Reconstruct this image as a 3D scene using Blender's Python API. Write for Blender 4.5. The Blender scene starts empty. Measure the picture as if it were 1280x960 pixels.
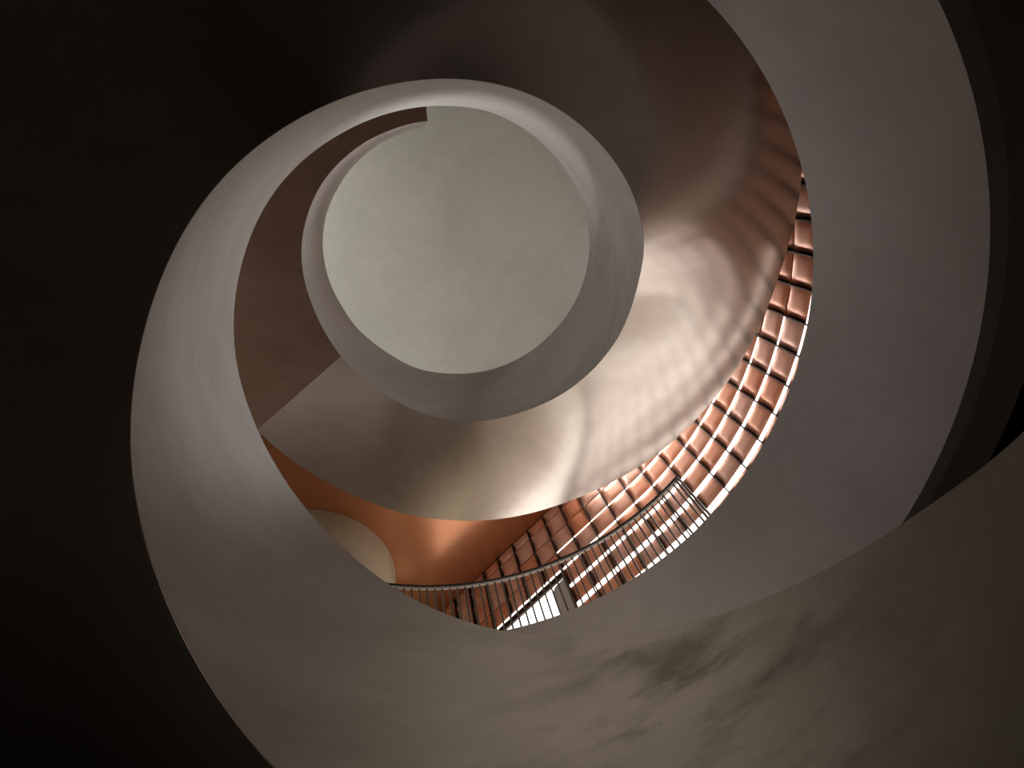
import bpy, math, random
from mathutils import Vector, Matrix, noise
S = 2.4                      # one stair radius in metres
CAMZ = 1.6
F = 680.0
ZEN = (497.955, 194.0065)    # where plumb lines converge in the picture
AX, AY = 0.27626, 0.74978    # stair axis relative to the camera, in stair radii
SLOT_K = 2.7; WIN_K = 2.2; ZTOP = 7.0; EXPO = 0.22
TB, TC, FIN_D = .010, .024, .016
UPC = (.98, 1, .94)
NW, WASH = 6, 22
LAMPS = [(185, 4.95, 4.0, 1.2, 560, UPC, (0, 0, 6.9), 180), (105, 4.95, 4.0, 1.2, 220, UPC, (0, 0, 6.9), 180), (10, 4.95, 3.0, 1.2, 100, (.98, .97, 1), (0, 0, 6.9), 180),  # unseen uplights added to brighten the top ceiling
         (355, 6.2, 2.4, 1.2, 56, (1, .98, .96), (160, 1, 1.45), 56),  # narrow fill added for the left parapet band
         (70, 6.3, 2.4, 1.2, 55, (1, .98, .96), (250, 1, 2.4), 40),  # narrow fill added for the parapet on the top side
         (165, 3.3, 4.5, 2.6, 102, (1, .96, .94), (0, 1.5, 2.4), 150),  # gallery fill added for tiles and slab edge, no window modelled
         (105, 3.1, 3.0, 2.2, 35, (1, .96, .9), (105, 1.5, 2.2), 150),  # gallery fill added to lift the soffit
         (247, .0, 2.0, 1.0, 7, (1, .84, .64), (74, 1, 1.35), 27)]  # ground-level fill added for the lower parapet
TAB = [
(-77,1.000,-0.652,1.000,0.318),
(-70,1.000,-0.596,1.000,0.374),
(-63,1.000,-0.540,1.000,0.430),
(-56,1.000,-0.484,1.000,0.486),
(-49,1.000,-0.427,1.000,0.542),
(-42,1.000,-0.371,1.000,0.597),
(-35,1.000,-0.315,1.000,0.636),
(-28,1.000,-0.259,1.000,0.680),
(-21,1.000,-0.203,1.000,0.734),
(-14,1.000,-0.147,1.000,0.790),
(-7,1.000,-0.091,1.000,0.851),
(0,1.000,-0.035,1.000,0.919),
(7,1.000,0.021,1.000,0.977),
(14,1.000,0.078,1.000,1.035),
(21,1.000,0.134,1.000,1.094),
(28,1.000,0.190,1.000,1.150),
(35,1.000,0.246,1.000,1.203),
(42,1.000,0.302,1.000,1.257),
(49,1.000,0.358,1.000,1.313),
(56,1.000,0.414,1.000,1.369),
(63,1.000,0.470,1.000,1.424),
(70,1.000,0.526,1.000,1.477),
(77,1.000,0.582,1.000,1.531),
(84,1.000,0.639,1.000,1.586),
(91,1.000,0.695,1.000,1.644),
(98,1.000,0.751,1.000,1.709),
(105,1.000,0.807,1.000,1.777),
(112,1.000,0.868,1.000,1.845),
(119,1.000,0.929,1.000,1.923),
(126,1.000,0.988,1.000,2.001),
(133,1.000,1.049,1.000,2.068),
(140,1.000,1.112,1.000,2.137),
(147,1.000,1.176,1.000,2.198),
(154,1.000,1.236,1.000,2.258),
(161,1.000,1.293,1.000,2.310),
(168,1.000,1.345,1.000,2.350),
(175,1.000,1.393,1.000,2.388),
(182,1.000,1.441,1.000,2.433),
(189,1.000,1.492,1.000,2.484),
(196,1.000,1.542,1.000,2.536),
(203,1.000,1.581,1.000,2.579),
(210,1.000,1.610,1.000,2.619),
(217,1.000,1.635,0.998,2.665),
(224,1.000,1.674,0.994,2.717),
(231,1.000,1.738,0.989,2.773),
(238,1.000,1.822,0.985,2.837),
(245,1.000,1.910,0.984,2.898),
(252,1.000,1.993,0.984,2.955),
(259,1.000,2.061,0.985,3.011),
(266,1.000,2.118,0.988,3.067),
(273,1.000,2.164,0.993,3.115),
(280,1.000,2.214,1.000,3.157),
(287,1.000,2.271,1.001,3.209),
(294,1.000,2.327,1.000,3.259),
(301,1.000,2.378,1.000,3.300),
(308,1.000,2.427,1.000,3.341),
(315,1.000,2.466,1.000,3.388),
(322,1.000,2.512,1.000,3.435),
(329,1.000,2.563,1.000,3.473),
(336,1.000,2.618,1.000,3.513),
(343,1.000,2.692,1.000,3.569),
(350,1.000,2.778,1.000,3.630),
(357,1.000,2.840,1.000,3.692),
(364,1.000,2.890,1.000,3.755),
(371,1.000,2.940,1.000,3.814),
(378,1.000,2.996,1.000,3.876),
(385,1.000,3.053,1.000,3.948),
(392,1.000,3.110,1.000,4.008),
(399,1.000,3.166,1.000,4.064),
(406,1.000,3.224,1.000,4.118),
(413,1.000,3.285,1.000,4.174),
(420,1.000,3.341,1.000,4.229),
(427,1.000,3.388,1.000,4.286),
(434,1.000,3.428,1.000,4.348),
(441,1.000,3.480,1.000,4.410),
(448,1.000,3.538,1.000,4.465),
(455,1.000,3.595,1.000,4.512),
(462,1.000,3.654,1.000,4.569),
(469,1.000,3.741,1.000,4.662),
(476,1.000,3.820,1.000,4.761),
(483,1.000,3.878,1.000,4.824),
(490,1.000,3.933,0.999,4.880),
(497,1.000,3.980,0.999,4.930),
(504,1.000,4.071,0.997,5.044),
(511,0.991,4.082,0.992,5.083),
(518,0.979,4.092,0.991,5.117),
(525,0.978,4.103,0.983,5.146),
(532,0.979,4.113,0.975,5.176),
(539,0.981,4.124,0.972,5.195),
(546,0.980,4.134,0.960,5.212),
(553,0.978,4.145,0.953,5.226),
(560,0.975,4.155,0.943,5.236),
(567,0.973,4.166,0.931,5.246),
(574,0.972,4.176,0.928,5.251),
(581,0.967,4.187,0.926,5.254),
(588,0.963,4.197,0.925,5.256),
(595,0.961,4.208,0.929,5.258),
(602,0.961,4.218,0.939,5.261),
(609,0.962,4.229,0.943,5.263),
(616,0.968,4.239,0.953,5.265),
(623,0.977,4.250,0.969,5.268),
(630,0.982,4.260,0.972,5.270),]
C = bpy.context.scene.collection
def P(x, y, z): return Vector((x*S, y*S, CAMZ+z*S))
def cyl(r, th, z):
    t = math.radians(th); return P(AX+r*math.cos(t), AY+r*math.sin(t), z)

def lerp_tab(th):
    if th <= TAB[0][0]: return TAB[0][1:]
    for a, b in zip(TAB, TAB[1:]):
        if th <= b[0]:
            k = (th-a[0])/(b[0]-a[0]); return tuple(p+(q-p)*k for p, q in zip(a[1:], b[1:]))
    return TAB[-1][1:]
def smooth_tab(th):           # light smoothing so the sheet stays fair
    w = [(-5, .25), (0, .5), (5, .25)]
    th0 = TAB[-1][0]
    s = [0.0]*4
    for d, k in w:
        v = lerp_tab(min(max(th+d, TAB[0][0]), th0))
        for i in range(4): s[i] += k*v[i]
    return s
def sstep(a, b, x):
    t = min(max((x-a)/(b-a), 0), 1); return t*t*(3-2*t)

# ---------------------------------------------------------------- helpers
def mesh_obj(name, verts, faces, mat, parent=None, smooth=True, ang=35):
    me = bpy.data.meshes.new(name)
    me.from_pydata([tuple(v) for v in verts], [], faces); me.update()
    import bmesh
    bm = bmesh.new(); bm.from_mesh(me)
    bmesh.ops.recalc_face_normals(bm, faces=bm.faces)
    bm.to_mesh(me); bm.free()
    if smooth:
        me.shade_smooth(); me.set_sharp_from_angle(angle=math.radians(ang))
    if mat: me.materials.append(mat)
    o = bpy.data.objects.new(name, me); C.objects.link(o)
    if parent: o.parent = parent; o.matrix_parent_inverse = parent.matrix_world.inverted()
    return o
def sweep(sections, closed=False):
    """sections: list of equal-length closed profiles -> solid"""
    n = len(sections[0]); V = [v for s in sections for v in s]; Fc = []
    m = len(sections)
    for i in range(m if closed else m-1):
        j = (i+1) % m
        for k in range(n):
            l = (k+1) % n
            Fc.append((i*n+k, i*n+l, j*n+l, j*n+k))
    if not closed:
        Fc.append(tuple(range(n))[::-1]); Fc.append(tuple((m-1)*n+k for k in range(n)))
    return V, Fc
def box(c, ex, ey, ez):
    """solid from centre and three half-extent vectors"""
    V = [c+sx*ex+sy*ey+sz*ez for sx in (-1, 1) for sy in (-1, 1) for sz in (-1, 1)]
    Fc = [(0,1,3,2),(4,6,7,5),(0,4,5,1),(2,3,7,6),(0,2,6,4),(1,5,7,3)]
    return V, Fc
def join(parts):
    V, Fc = [], []
    for v, f in parts:
        b = len(V); V += v; Fc += [tuple(i+b for i in q) for q in f]
    return V, Fc
def tag(o, label=None, cat=None, group=None, kind=None):
    if label: o['label'] = label
    if cat: o['category'] = cat
    if group: o['group'] = group
    if kind: o['kind'] = kind
    return o
def empty(name, loc):
    o = bpy.data.objects.new(name, None); C.objects.link(o); o.location = loc
    bpy.context.view_layer.update(); return o

# ---------------------------------------------------------------- materials
def node_mat(name):
    m = bpy.data.materials.new(name); m.use_nodes = True
    nt = m.node_tree; b = nt.nodes['Principled BSDF']; return m, nt, b
def concrete(name, c1, c2, rough=.6, scale=.5, stretch=(1, 1, 1), stain=None, spec=.35, bump=.05):
    m, nt, b = node_mat(name)
    N = nt.nodes.new; L = nt.links.new
    tc = N('ShaderNodeTexCoord'); mp = N('ShaderNodeMapping'); mp.inputs['Scale'].default_value = stretch
    L(tc.outputs['Object'], mp.inputs[0])
    n1 = N('ShaderNodeTexNoise'); n1.inputs['Scale'].default_value = scale; n1.inputs['Detail'].default_value = 8; n1.inputs['Roughness'].default_value = .62
    n1.inputs['Distortion'].default_value = .6
    L(mp.outputs[0], n1.inputs['Vector'])
    n2 = N('ShaderNodeTexNoise'); n2.inputs['Scale'].default_value = scale*9; n2.inputs['Detail'].default_value = 6
    L(mp.outputs[0], n2.inputs['Vector'])
    mx = N('ShaderNodeMix'); mx.data_type = 'FLOAT'; mx.inputs[0].default_value = .28
    L(n1.outputs[0], mx.inputs[2]); L(n2.outputs[0], mx.inputs[3])
    r = N('ShaderNodeValToRGB'); r.color_ramp.elements[0].position = .32; r.color_ramp.elements[1].position = .68
    r.color_ramp.elements[0].color = (*c1, 1); r.color_ramp.elements[1].color = (*c2, 1)
    L(mx.outputs[0], r.inputs[0])
    col = r.outputs[0]
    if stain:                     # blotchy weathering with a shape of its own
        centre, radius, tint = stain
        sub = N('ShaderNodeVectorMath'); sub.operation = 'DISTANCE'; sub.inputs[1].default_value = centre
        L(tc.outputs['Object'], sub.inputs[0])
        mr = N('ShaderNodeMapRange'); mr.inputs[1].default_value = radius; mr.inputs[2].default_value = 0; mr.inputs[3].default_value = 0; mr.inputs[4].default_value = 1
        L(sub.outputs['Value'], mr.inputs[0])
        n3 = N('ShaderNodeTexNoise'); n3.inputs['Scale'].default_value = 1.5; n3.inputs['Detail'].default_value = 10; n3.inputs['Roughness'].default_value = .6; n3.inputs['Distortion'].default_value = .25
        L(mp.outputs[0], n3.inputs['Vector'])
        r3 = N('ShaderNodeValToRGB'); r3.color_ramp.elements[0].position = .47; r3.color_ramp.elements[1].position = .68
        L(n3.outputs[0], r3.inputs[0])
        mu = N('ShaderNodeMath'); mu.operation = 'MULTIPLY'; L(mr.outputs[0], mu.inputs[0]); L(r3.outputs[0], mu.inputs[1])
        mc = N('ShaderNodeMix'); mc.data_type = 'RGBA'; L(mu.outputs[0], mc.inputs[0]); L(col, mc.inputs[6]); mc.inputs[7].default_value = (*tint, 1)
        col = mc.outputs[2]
    L(col, b.inputs['Base Color'])
    b.inputs['Roughness'].default_value = rough; b.inputs['Specular IOR Level'].default_value = spec
    if bump:
        bp = N('ShaderNodeBump'); bp.inputs['Strength'].default_value = bump; bp.inputs['Distance'].default_value = .05
        L(mx.outputs[0], bp.inputs['Height']); L(bp.outputs[0], b.inputs['Normal'])
    return m
def metal(name, c1, c2, rough, metallic, scale=3, stretch=(1, 1, 1), bump=0.0, rvar=.1):
    m = concrete(name, c1, c2, rough, scale, stretch, bump=bump)
    b = m.node_tree.nodes['Principled BSDF']; b.inputs['Metallic'].default_value = metallic
    b.inputs['Specular IOR Level'].default_value = .5
    nt = m.node_tree
    mr = nt.nodes.new('ShaderNodeMapRange'); mr.inputs[3].default_value = rough-rvar; mr.inputs[4].default_value = rough+rvar
    mix = [n for n in nt.nodes if n.bl_idname == 'ShaderNodeMix'][0]
    nt.links.new(mix.outputs[0], mr.inputs[0]); nt.links.new(mr.outputs[0], b.inputs['Roughness'])
    return m
def plain(name, col, rough=.5, metallic=0, spec=.5):
    m, nt, b = node_mat(name); b.inputs['Base Color'].default_value = (*col, 1)
    b.inputs['Roughness'].default_value = rough; b.inputs['Metallic'].default_value = metallic
    b.inputs['Specular IOR Level'].default_value = spec; return m
def glow(name, col, k):
    m, nt, b = node_mat(name); b.inputs['Base Color'].default_value = (.8, .8, .8, 1)
    b.inputs['Emission Color'].default_value = (*col, 1); b.inputs['Emission Strength'].default_value = k; return m

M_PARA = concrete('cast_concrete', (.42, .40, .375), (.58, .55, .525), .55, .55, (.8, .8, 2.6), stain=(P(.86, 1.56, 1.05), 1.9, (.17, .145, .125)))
M_SOFF = metal('polished_plaster', (.44, .385, .345), (.55, .495, .45), .20, .82, .7, bump=.015, rvar=.05)
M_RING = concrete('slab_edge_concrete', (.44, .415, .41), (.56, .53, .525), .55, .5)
M_COPPER_CEIL = metal('brown_panelled_ceiling', (.37, .142, .06), (.43, .168, .074), .22, .5, 2.2, (1, 6, 1), bump=.0)
M_CEIL = concrete('ceiling_concrete', (.455, .47, .42), (.57, .58, .525), .7, .35)
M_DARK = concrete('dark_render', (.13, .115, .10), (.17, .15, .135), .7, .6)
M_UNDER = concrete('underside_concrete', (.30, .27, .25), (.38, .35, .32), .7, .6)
M_LAND = metal('brown_landing_soffit', (.21, .135, .095), (.29, .19, .14), .34, .4, .8, (1, 2, 1), bump=.0)
M_WARM = concrete('warm_plaster', (.40, .35, .29), (.48, .42, .36), .6, .6)
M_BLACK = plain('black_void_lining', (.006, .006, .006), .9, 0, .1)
M_FLOOR = concrete('stone_floor', (.34, .31, .28), (.42, .38, .35), .5, .8)
M_GFLOOR = concrete('gallery_floor', (.58, .51, .44), (.66, .59, .52), .4, .8)
M_TILE = metal('copper_tile', (.60, .315, .225), (.71, .395, .29), .42, .25, 2.5, bump=.02)
_nt = M_TILE.node_tree; _oi = _nt.nodes.new('ShaderNodeObjectInfo'); _hs = _nt.nodes.new('ShaderNodeHueSaturation'); _mr = _nt.nodes.new('ShaderNodeMapRange')
_mr.inputs[3].default_value = .85; _mr.inputs[4].default_value = 1.3
_nt.links.new(_oi.outputs['Random'], _mr.inputs[0]); _nt.links.new(_mr.outputs[0], _hs.inputs['Saturation'])
_b = _nt.nodes['Principled BSDF']; _nt.links.new(_b.inputs['Base Color'].links[0].from_socket, _hs.inputs['Color']); _nt.links.new(_hs.outputs[0], _b.inputs['Base Color'])
M_FIN = plain('dark_bronze', (.035, .018, .012), .45, .5)
M_STEEL = plain('brushed_steel', (.27, .25, .235), .4, .8)
M_RAILW = plain('pale_steel', (.85, .82, .78), .45, .1)
M_HAND = plain('dark_steel', (.07, .062, .055), .5, .3)
M_SLOT = glow('daylit_slot_glass', (1, .96, .91), SLOT_K)
M_SKY = glow('daylit_window_glass', (1, .98, .94), WIN_K)
M_GREY = plain('grey_reveal', (.42, .40, .37), .7)
M_OLIVE = concrete('olive_grey_plaster', (.36, .32, .22), (.46, .41, .30), .6, .7)

# ---------------------------------------------------------------- the staircase
stair = empty('spiral_staircase', cyl(0, 0, -.667))
tag(stair, 'grey concrete helical staircase winding up around the open well', 'staircase')
TH0, TH1 = -77, 626
TK = .085
secs = []
n = int((TH1-TH0)/2)+1
for i in range(n):
    th = TH0+(TH1-TH0)*i/(n-1)
    rb, zb, rt, zt = smooth_tab(th)
    ro = 1+TK
    secs.append([cyl(rb, th, zb), cyl(rb+(rt-rb)*.5, th, (zb+zt)/2), cyl(rt, th, zt), cyl(ro, th, zt), cyl(ro, th, zb)])
V, Fc = sweep(secs); mesh_obj('parapet_wall', V, Fc, M_PARA, stair)
# flight: soffit underneath, steps on top
def flight_outer(th): return 1.46+.42*sstep(126, 137, th)
secs = []; thA, thB = TH0, 499
n = int((thB-thA)/2)+1
STEP = 360/46
for i in range(n):
    th = thA+(thB-thA)*i/(n-1)
    rb, zb, rt, zt = smooth_tab(min(th, 494)); zb += .4592*math.radians(th-min(th, 494))
    ro = flight_outer(th)
    secs.append([cyl(1.001, th, zb-.003)]+[cyl(1+(ro-1)*k/4, th, zb-.003) for k in (1, 2, 3, 4)]+[cyl(ro, th, zb+.2), cyl(1.08, th, zb+.2), cyl(1.08, th, zb+.01), cyl(1.001, th, zb-.001)])
V, Fc = sweep(secs); mesh_obj('soffit_slab', V, Fc, M_SOFF, stair)
secs = []
n = 64
for i in range(n):
    th = 499+(TH1-499)*i/(n-1); rb, zb, rt, zt = smooth_tab(th)
    z0 = zb-.004
    secs.append([cyl(rb+.001, th, z0)]+[cyl(rb+(1.93-rb)*k/4, th, z0) for k in (1, 2, 3, 4)]+[cyl(1.93, th, 4.6), cyl(1.09, th, 4.6), cyl(1.09, th, zb+.02), cyl(rb+.001, th, zb-.001)])
V, Fc = sweep(secs); tag(mesh_obj('landing', V, Fc, M_LAND, stair), 'dark brown landing slab')
parts = []; th = TH0
while th < 490:
    rb, zb, rt, zt = smooth_tab(th); zt_ = zb+.50; ro = flight_outer(th)-.01
    s2 = []
    for q in (0, .5, 1):
        t = th+STEP*q; zl = smooth_tab(t)[1]+.18
        s2.append([cyl(1.08, t, zl), cyl(ro, t, zl), cyl(ro, t, zt_), cyl(1.08, t, zt_)])
    parts.append(sweep(s2)); th += STEP
V, Fc = join(parts); mesh_obj('steps', V, Fc, M_GFLOOR, stair, smooth=False)

# ---------------------------------------------------------------- slabs, walls, ceiling
def ring_slab(name, rin, rout, z0, z1, mat, mat_fascia=None, step=3):
    secs = []
    for i in range(int(360/step)):
        th = i*step; r = rin(th) if callable(rin) else rin
        secs.append([cyl(r, th, z0), cyl(rout, th, z0), cyl(rout, th, z1), cyl(r, th, z1)])
    V, Fc = sweep(secs, closed=True); o = mesh_obj(name, V, Fc, mat)
    return o
RO = 3.6
def open1(th):
    th %= 360
    return 1.5+.42*(sstep(131, 134, th)-sstep(284, 288, th))
# gallery floor edge: a deep concrete fascia, then the dark underside
def ring_piece(name, r0, r1, z0, z1, mat, kind='structure'):
    secs = []
    for i in range(180):
        th = i*2; a = open1(th)
        secs.append([cyl(a+r0, th, z0), cyl(a+r1, th, z0), cyl(a+r1, th, z1), cyl(a+r0, th, z1)])
    V, Fc = sweep(secs, closed=True); o = mesh_obj(name, V, Fc, mat); o['kind'] = kind; return o
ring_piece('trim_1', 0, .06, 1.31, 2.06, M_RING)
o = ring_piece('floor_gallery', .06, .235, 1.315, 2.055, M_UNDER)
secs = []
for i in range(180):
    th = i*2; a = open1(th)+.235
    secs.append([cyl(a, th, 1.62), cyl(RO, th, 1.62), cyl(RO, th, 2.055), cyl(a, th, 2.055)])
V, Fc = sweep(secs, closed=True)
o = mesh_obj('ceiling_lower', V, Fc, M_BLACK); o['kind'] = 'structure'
secs = []
for i in range(180):
    th = i*2; a = open1(th)+.01
    secs.append([cyl(a, th, 2.056), cyl(RO, th, 2.056), cyl(RO, th, 2.062), cyl(a, th, 2.062)])
V, Fc = sweep(secs, closed=True)
o = mesh_obj('floor_upper', V, Fc, M_GFLOOR); o['kind'] = 'structure'
# second floor slab whose brown soffit is the gallery ceiling
secs = []
for i in range(180):
    th = i*2; a = 1.935
    secs.append([cyl(a, th, 4.06), cyl(RO, th, 4.06), cyl(RO, th, 4.62), cyl(a, th, 4.62)])
V, Fc = sweep(secs, closed=True)
o = mesh_obj('ceiling_gallery', V, Fc, M_COPPER_CEIL); o['kind'] = 'structure'
# top ceiling, floor, drum walls
def disc(name, r, z0, z1, mat, rings=24):
    secs = [[cyl(0.001, i*4, z0)]+[cyl(r*k/rings, i*4, z0) for k in range(1, rings+1)]+[cyl(r, i*4, z1), cyl(.001, i*4, z1)] for i in range(90)]
    V, Fc = sweep(secs, closed=True); return mesh_obj(name, V, Fc, mat)
o = disc('ceiling', RO+.1, ZTOP, ZTOP+.2, M_CEIL); o['kind'] = 'structure'
o = disc('floor', RO+.1, -.9, -.667, M_FLOOR); o['kind'] = 'structure'
def drum(name, z0, z1, mat, a0=0, a1=360):
    n = 90; full = a1-a0 >= 360
    secs = []
    for i in range(n if full else n+1):
        th = a0+(a1-a0)*i/n
        secs.append([cyl(RO, th, z0), cyl(RO+.12, th, z0), cyl(RO+.12, th, z1), cyl(RO, th, z1)])
    V, Fc = sweep(secs, closed=full); o = mesh_obj(name, V, Fc, mat); o['kind'] = 'structure'; return o
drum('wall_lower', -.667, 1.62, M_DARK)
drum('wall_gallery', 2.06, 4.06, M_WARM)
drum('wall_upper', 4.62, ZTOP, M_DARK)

# ---------------------------------------------------------------- copper tile screen
NX, NY = .7317, .6816; TX, TY = -NY, NX
XC, YC, RW = .065, .9, 2.289
PH0 = math.atan2(NY, NX)
def wallpt(s, off=0.0):
    """plan point, inward normal, tangent on the tile wall; off > 0 moves into the room"""
    if s >= 0:
        x, y = XC+RW*NX+TX*s, YC+RW*NY+TY*s; n = (-NX, -NY); t = (TX, TY)
    else:
        ph = PH0+s/RW; n = (-math.cos(ph), -math.sin(ph)); t = (-math.sin(ph), math.cos(ph))
        x, y = XC-RW*n[0], YC-RW*n[1]
    return (x+n[0]*off, y+n[1]*off), n, t
CP = .1992; COL0 = .016
JMIN, JMAX = -16, 11          # tile joints, from the dark end to the far left end
ROWZ = [2.14+.2*k for k in range(10)]
ZCEIL = 4.055
WIN_S0, WIN_S1, WIN_TOP = .822, 2.2, 3.345
def lit(s): return sstep(-2.3, -2.2, s)*(1-sstep(.86, .9, s))
def gap(s, z):
    a = .058*math.exp(-(max(z-2.5, 0)/.75)**2)
    if z < 2.45: return .11 if s > -.7 else max(.11*math.exp(-((s+.7)/.6)**2), .0075)                # unseen low slots enlarged to throw more light across the well
    if s < -.25: a *= math.exp(-((s+.25)/1.2)**2)
    return max(a, .0075)
screen = empty('tile_screen', P(*wallpt(-.4)[0], 2.065))
tag(screen, 'tall curved screen wall of square copper tiles with daylight slots between its rows', 'tile wall')
# backing sheet
secs = []
ss = [COL0+CP*JMIN+.05*i for i in range(int((JMAX-JMIN)*CP/.05)+2)]
def wall_sheet(s0, s1, z0, z1, o0, o1, mat, name, parent, step=.05):
    n = max(2, int((s1-s0)/step)+1); secs = []
    for i in range(n):
        s = s0+(s1-s0)*i/(n-1); a, _, _ = wallpt(s, o0); b, _, _ = wallpt(s, o1)
        secs.append([P(*a, z0), P(*b, z0), P(*b, z1), P(*a, z1)])
    V, Fc = sweep(secs); return mesh_obj(name, V, Fc, mat, parent)
s_lo = COL0+CP*JMIN; s_hi = COL0+CP*JMAX
wall_sheet(s_lo, WIN_S0, 2.065, ZCEIL, -.12, -.05, M_FIN, 'backing_sheet', screen)
wall_sheet(WIN_S0, s_hi, WIN_TOP, ZCEIL, -.12, -.05, M_FIN, 'backing_sheet', screen)
# one tile: a shallow pillow with rounded far edge and a thin body
def tile_mesh():
    nu = nv = 8; w = CP-.008; V = []; Fc = []
    for j in range(nv+1):
        for i in range(nu+1):
            u = i/nu; v = j/nv
            d = TB*(1-(2*u-1)**4)*(1-(2*v-1)**4) - TC*max(0, (u-.6)/.4)**2*(1-(2*v-1)**2)**.6
            V.append(Vector((-w/2+w*u, d, v)))
    o = len(V)
    for j in range(nv):
        for i in range(nu):
            a = j*(nu+1)+i; Fc.append((a, a+1, a+nu+2, a+nu+1))
    rim = [i for i in range(nu+1)]+[j*(nu+1)+nu for j in range(1, nv+1)]+[nv*(nu+1)+i for i in range(nu-1, -1, -1)]+[j*(nu+1) for j in range(nv-1, 0, -1)]
    for k in rim:
        v = V[k].copy(); v.y = -.05; V.append(v)
    m = len(rim)
    for k in range(m):
        l = (k+1) % m; Fc.append((rim[l], rim[k], o+k, o+l))
    Fc.append(tuple(o+k for k in range(m)))
    return V, Fc
TV, TF = tile_mesh()
tiles = []
def add_tile(j, z0, z1):
    s = COL0+CP*(j+.5); a, n, t = wallpt(s)
    if s < 0:                      # chord of the arc
        a = wallpt(s, RW*(1-math.cos(CP/2/RW)))[0]
    o = bpy.data.objects.new('tile', tile_me); C.objects.link(o)
    rnd = random.Random(j*31+int(z0*100))
    tilt = rnd.uniform(-.012, .012)
    o.matrix_world = Matrix(((t[0]*S, n[0]*S, 0, a[0]*S), (t[1]*S, n[1]*S, 0, a[1]*S), (0, tilt*S, (z1-z0)*S, CAMZ+z0*S), (0, 0, 0, 1)))
    o.parent = screen; o.matrix_parent_inverse = screen.matrix_world.inverted()
    tiles.append(o); return o
me0 = mesh_obj('tile_source', TV, TF, M_TILE); tile_me = me0.data; tile_me.name = 'tile'; bpy.data.objects.remove(me0)
for k, z in enumerate(ROWZ):
    zt = min(z+.2, ZCEIL)
    for j in range(JMIN, JMAX):
        s = COL0+CP*(j+.5)
        if s > WIN_S0-.05 and z+.1 < WIN_TOP: continue
        add_tile(j, (WIN_TOP+.017 if s > WIN_S0-.05 and z < WIN_TOP else z+gap(s, z)), zt-.004)
# glass slots under the rows, a strip per row
for k, z in enumerate(ROWZ):
    parts = []
    for j in range(JMIN, JMAX):
        s = COL0+CP*(j+.5)
        if lit(s) <= 0 or (s > WIN_S0-.05 and z < WIN_TOP) or gap(s, z) < .008: continue
        s0, s1 = COL0+CP*j+.005, COL0+CP*(j+1)-.005; secs = []
        h = gap(s, z)-.003
        for i in range(3):
            q = s0+(s1-s0)*i/2; a = wallpt(q, .004)[0]; b = wallpt(q, -.03)[0]
            secs.append([P(*a, z-.001), P(*b, z-.001), P(*b, z-.001+h), P(*a, z-.001+h)])
        parts.append(sweep(secs))
    if parts:
        V, Fc = join(parts); tag(mesh_obj('light_slot', V, Fc, M_SLOT, screen, smooth=False), 'bright daylit glass strip between tile rows')
for j in range(JMIN, JMAX+1):
    s = COL0+CP*j
    zlo = 2.065 if s < WIN_S0+.02 else WIN_TOP
    a, n, t = wallpt(s, -.045+FIN_D); c = P(*a, (zlo+ZCEIL)/2)
    V, Fc = box(c, Vector((t[0], t[1], 0))*.004*S, Vector((n[0], n[1], 0))*.045*S, Vector((0, 0, 1))*(ZCEIL-zlo)/2*S)
    mesh_obj('joint_fin', V, Fc, M_FIN, screen, smooth=False)
# the tall window at the far left end of the screen
win = empty('window_1', P(*wallpt(1.5)[0], 2.065)); win['kind'] = 'structure'
wall_sheet(WIN_S0+.004, s_hi, 2.065, WIN_TOP-.045, -.04, -.012, M_SKY, 'pane', win)
wall_sheet(WIN_S0+.004, s_hi, WIN_TOP-.064, WIN_TOP-.012, -.04, .008, M_FIN, 'window_head', win)
tag(wall_sheet(WIN_S0+.004, s_hi-.6, WIN_TOP-.012, WIN_TOP+.016, -.04, .002, M_SKY, 'top_light', win), 'bright glass strip over the window head')
wall_sheet(WIN_S0-.006, WIN_S0+.004, 2.065, WIN_TOP, -.04, .01, M_FIN, 'window_frame', win, .005)
# rounded grey reveal inside the window
prof = []
for k in range(7):
    q = math.pi/2*k/6; prof.append((WIN_S0+.15-.05+.05*math.cos(q), WIN_TOP-.13+.05*math.sin(q)))
prof = [(WIN_S0+.012, 2.07), (WIN_S0+.15, 2.07)]+prof+[(WIN_S0+.012, WIN_TOP-.075)]
secs = [[P(*wallpt(s_, o_)[0], z_) for s_, z_ in prof] for o_ in (-.011, -.003)]
V, Fc = sweep(secs); tag(mesh_obj('window_reveal', V, Fc, M_GREY, win, smooth=False), 'grey rounded reveal')

# ---------------------------------------------------------------- plaster wall glimpsed at the far left
secs = []
cx, cy, rr = -.95, 3.55, .78
for i in range(48):
    q = 2*math.pi*i/48
    secs.append([P(cx+rr*math.cos(q), cy+rr*math.sin(q), 2.062), P(cx+(rr-.1)*math.cos(q), cy+(rr-.1)*math.sin(q), 2.062),
                 P(cx+(rr-.1)*math.cos(q), cy+(rr-.1)*math.sin(q), 4.058), P(cx+rr*math.cos(q), cy+rr*math.sin(q), 4.058)])
V, Fc = sweep(secs, closed=True)
o = mesh_obj('wall_left', V, Fc, M_OLIVE); o['kind'] = 'structure'

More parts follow.
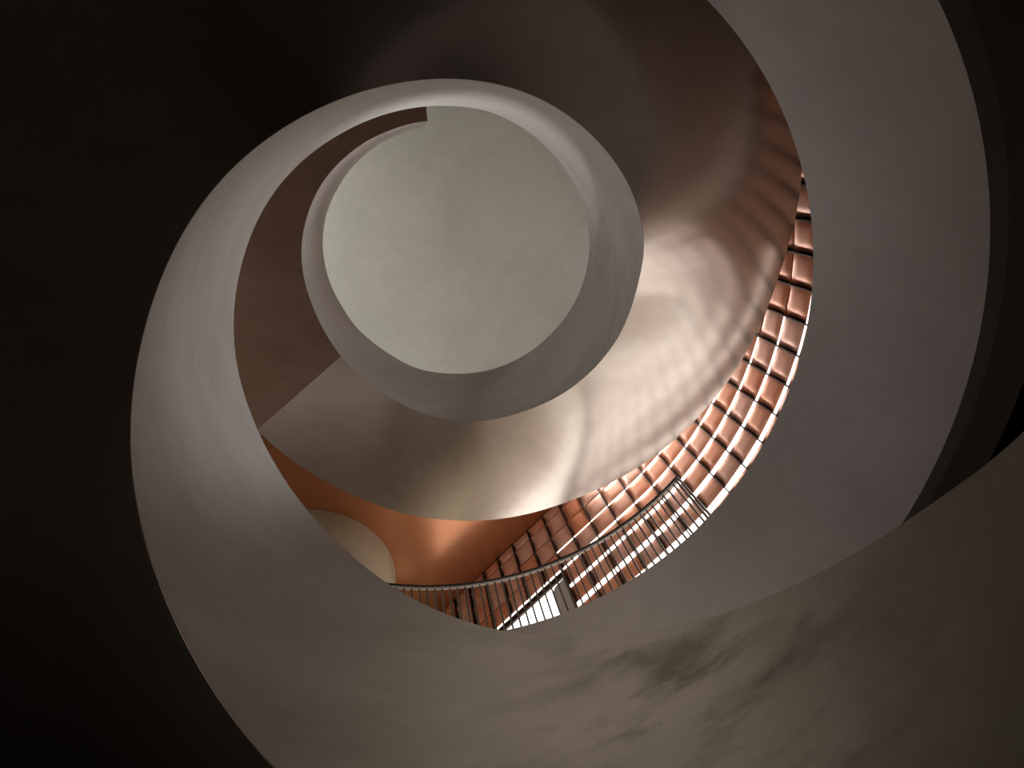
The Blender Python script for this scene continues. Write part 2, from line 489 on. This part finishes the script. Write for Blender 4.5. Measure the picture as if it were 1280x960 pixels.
# ---------------------------------------------------------------- gallery railing
rail = empty('gallery_railing', cyl(1.53, 70, 2.06))
tag(rail, 'curved steel guard railing with slim balusters along the gallery edge', 'railing')
RA0, RA1, RR, RZ = 36.3, 128, 1.53, 2.452
def arc_bar(name, r0, r1, z0, z1, a0, a1, mat, parent):
    n = int((a1-a0)/1.5)+1; secs = []
    for i in range(n+1):
        th = a0+(a1-a0)*i/n
        secs.append([cyl(r0, th, z0), cyl(r1, th, z0), cyl(r1, th, z1), cyl(r0, th, z1)])
    V, Fc = sweep(secs); return mesh_obj(name, V, Fc, mat, parent)
arc_bar('handrail', RR-.008, RR+.010, RZ, RZ+.010, RA0, RA1, M_HAND, rail)
tag(arc_bar('under_rail', RR-.005, RR+.007, RZ-.016, RZ-.004, RA0+.5, RA1, M_RAILW, rail), 'pale thin rail under the handrail')
nb = int((RA1-RA0-1)/1.62)
for i in range(nb):
    th = RA0+1.7+1.62*i
    t = math.radians(th); rad = Vector((math.cos(t), math.sin(t), 0)); tan = Vector((-math.sin(t), math.cos(t), 0))
    c0 = cyl(RR, th, 2.061); c1 = cyl(RR, th, RZ-.02)
    V, Fc = box((c0+c1)/2, rad*.0075*S, tan*.0048*S, (c1-c0)/2)
    mesh_obj('baluster', V, Fc, M_STEEL, rail, smooth=False)
for d in (0, .7):
    th = RA0+d; t = math.radians(th); rad = Vector((math.cos(t), math.sin(t), 0)); tan = Vector((-math.sin(t), math.cos(t), 0))
    c0 = cyl(RR, th, 2.061); c1 = cyl(RR, th, RZ-.004)
    V, Fc = box((c0+c1)/2, rad*.012*S, tan*.0055*S, (c1-c0)/2)
    mesh_obj('end_post', V, Fc, M_STEEL, rail, smooth=False)

# ---------------------------------------------------------------- unseen fill lights
def area(name, loc, target, sx, sy, power, col):
    l = bpy.data.lights.new(name, 'AREA'); l.shape = 'RECTANGLE'; l.size = sx; l.size_y = sy; l.energy = power; l.color = col
    o = bpy.data.objects.new(name, l); C.objects.link(o); o.location = loc
    o.rotation_euler = (target-loc).to_track_quat('-Z', 'Y').to_euler(); return o
for th, z, sx, sy, pw, col, (tt, tr, tz), spr in LAMPS:
    o = area('fill_light', cyl(RO-.06, th, z), cyl(tr, tt, tz), sx, sy, pw, col); o.data.spread = math.radians(spr)  # added area fills, the drum walls have no windows here
for i in range(NW):
    s_ = -1.9+2.2*(i+.5)/NW; a, n_, t_ = wallpt(s_, .10)
    o = area('wall_washer', P(*a, 4.04), P(*wallpt(s_, .0)[0], 2.2), 2.1/NW*S, .05*S, WASH, (1, .95, .9))  # hidden strip added to brighten the tiles from above

for th, DOWNP in ((0, 14), (180, 4)):
    o = area('bounce_fill', cyl(2.7, th, 1.6), cyl(2.7, th, 0), .5, .5, DOWNP, (1, .9, .8))  # added lamp, its floor bounce lifts the slab underside
w = bpy.data.worlds.new('world'); bpy.context.scene.world = w; w.use_nodes = True
w.node_tree.nodes['Background'].inputs[0].default_value = (.9, .85, .8, 1)
w.node_tree.nodes['Background'].inputs[1].default_value = .05

# ---------------------------------------------------------------- camera
d = Vector(((ZEN[0]-640)/F, (ZEN[1]-480)/F, 1)).normalized()
q = d.rotation_difference(Vector((0, 0, 1)))
R = q.to_matrix()
r_, dn, fw = R @ Vector((1, 0, 0)), R @ Vector((0, 1, 0)), R @ Vector((0, 0, 1))
cd = bpy.data.cameras.new('camera'); cd.sensor_width = 36; cd.lens = F*36/1280; cd.clip_start = .02
cam = bpy.data.objects.new('camera', cd); C.objects.link(cam)
cam.matrix_world = Matrix(((r_.x, -dn.x, -fw.x, 0), (r_.y, -dn.y, -fw.y, 0), (r_.z, -dn.z, -fw.z, CAMZ), (0, 0, 0, 1)))
sc = bpy.context.scene; sc.camera = cam
sc.view_settings.view_transform = 'Standard'; sc.view_settings.look = 'None'; sc.view_settings.gamma = 1
sc.view_settings.exposure = EXPO; sc.view_settings.use_curve_mapping = False
try:
    sc.cycles.use_denoising = True; sc.cycles.max_bounces = 10; sc.cycles.diffuse_bounces = 6; sc.cycles.glossy_bounces = 4
    sc.cycles.sample_clamp_indirect = 6
except Exception: pass
# ---------------------------------------------------------------- which tiles show in the photograph
bpy.context.view_layer.update()
dg = bpy.context.evaluated_depsgraph_get()
seen = []
for o in tiles:
    hits = 0; c0 = None
    for u in (-.08, -.04, 0, .04, .08):
        for v in (.1, .3, .5, .7, .9):
            p = o.matrix_world @ Vector((u, .03, v)); dv = p-cam.location
            l = cam.matrix_world.inverted() @ p
            px = 640+F*l.x/-l.z; py = 480-F*l.y/-l.z
            if not (0 <= px < 1280 and 0 <= py < 960): continue
            ok, loc, nn, idx, ob, mm = sc.ray_cast(dg, cam.location, dv.normalized())
            if ok and ob.name.startswith('tile') and (loc-p).length < .25: hits += 1
    seen.append((hits/(o.matrix_world.translation-cam.location).length**2, o))
seen.sort(key=lambda q: -q[0])
print('VISIBLE TILES', sum(1 for q in seen if q[0] > 0))
rest = [o for h, o in seen[98:] ]
V, Fc = [], []
inv = screen.matrix_world.inverted()
for o in rest:
    b = len(V); V += [o.matrix_world @ v.co for v in tile_me.vertices]; Fc += [tuple(b+i for i in q.vertices) for q in tile_me.polygons]
    bpy.data.objects.remove(o)
o = mesh_obj('outer_tiles', V, Fc, M_TILE, screen); o['kind'] = 'stuff'
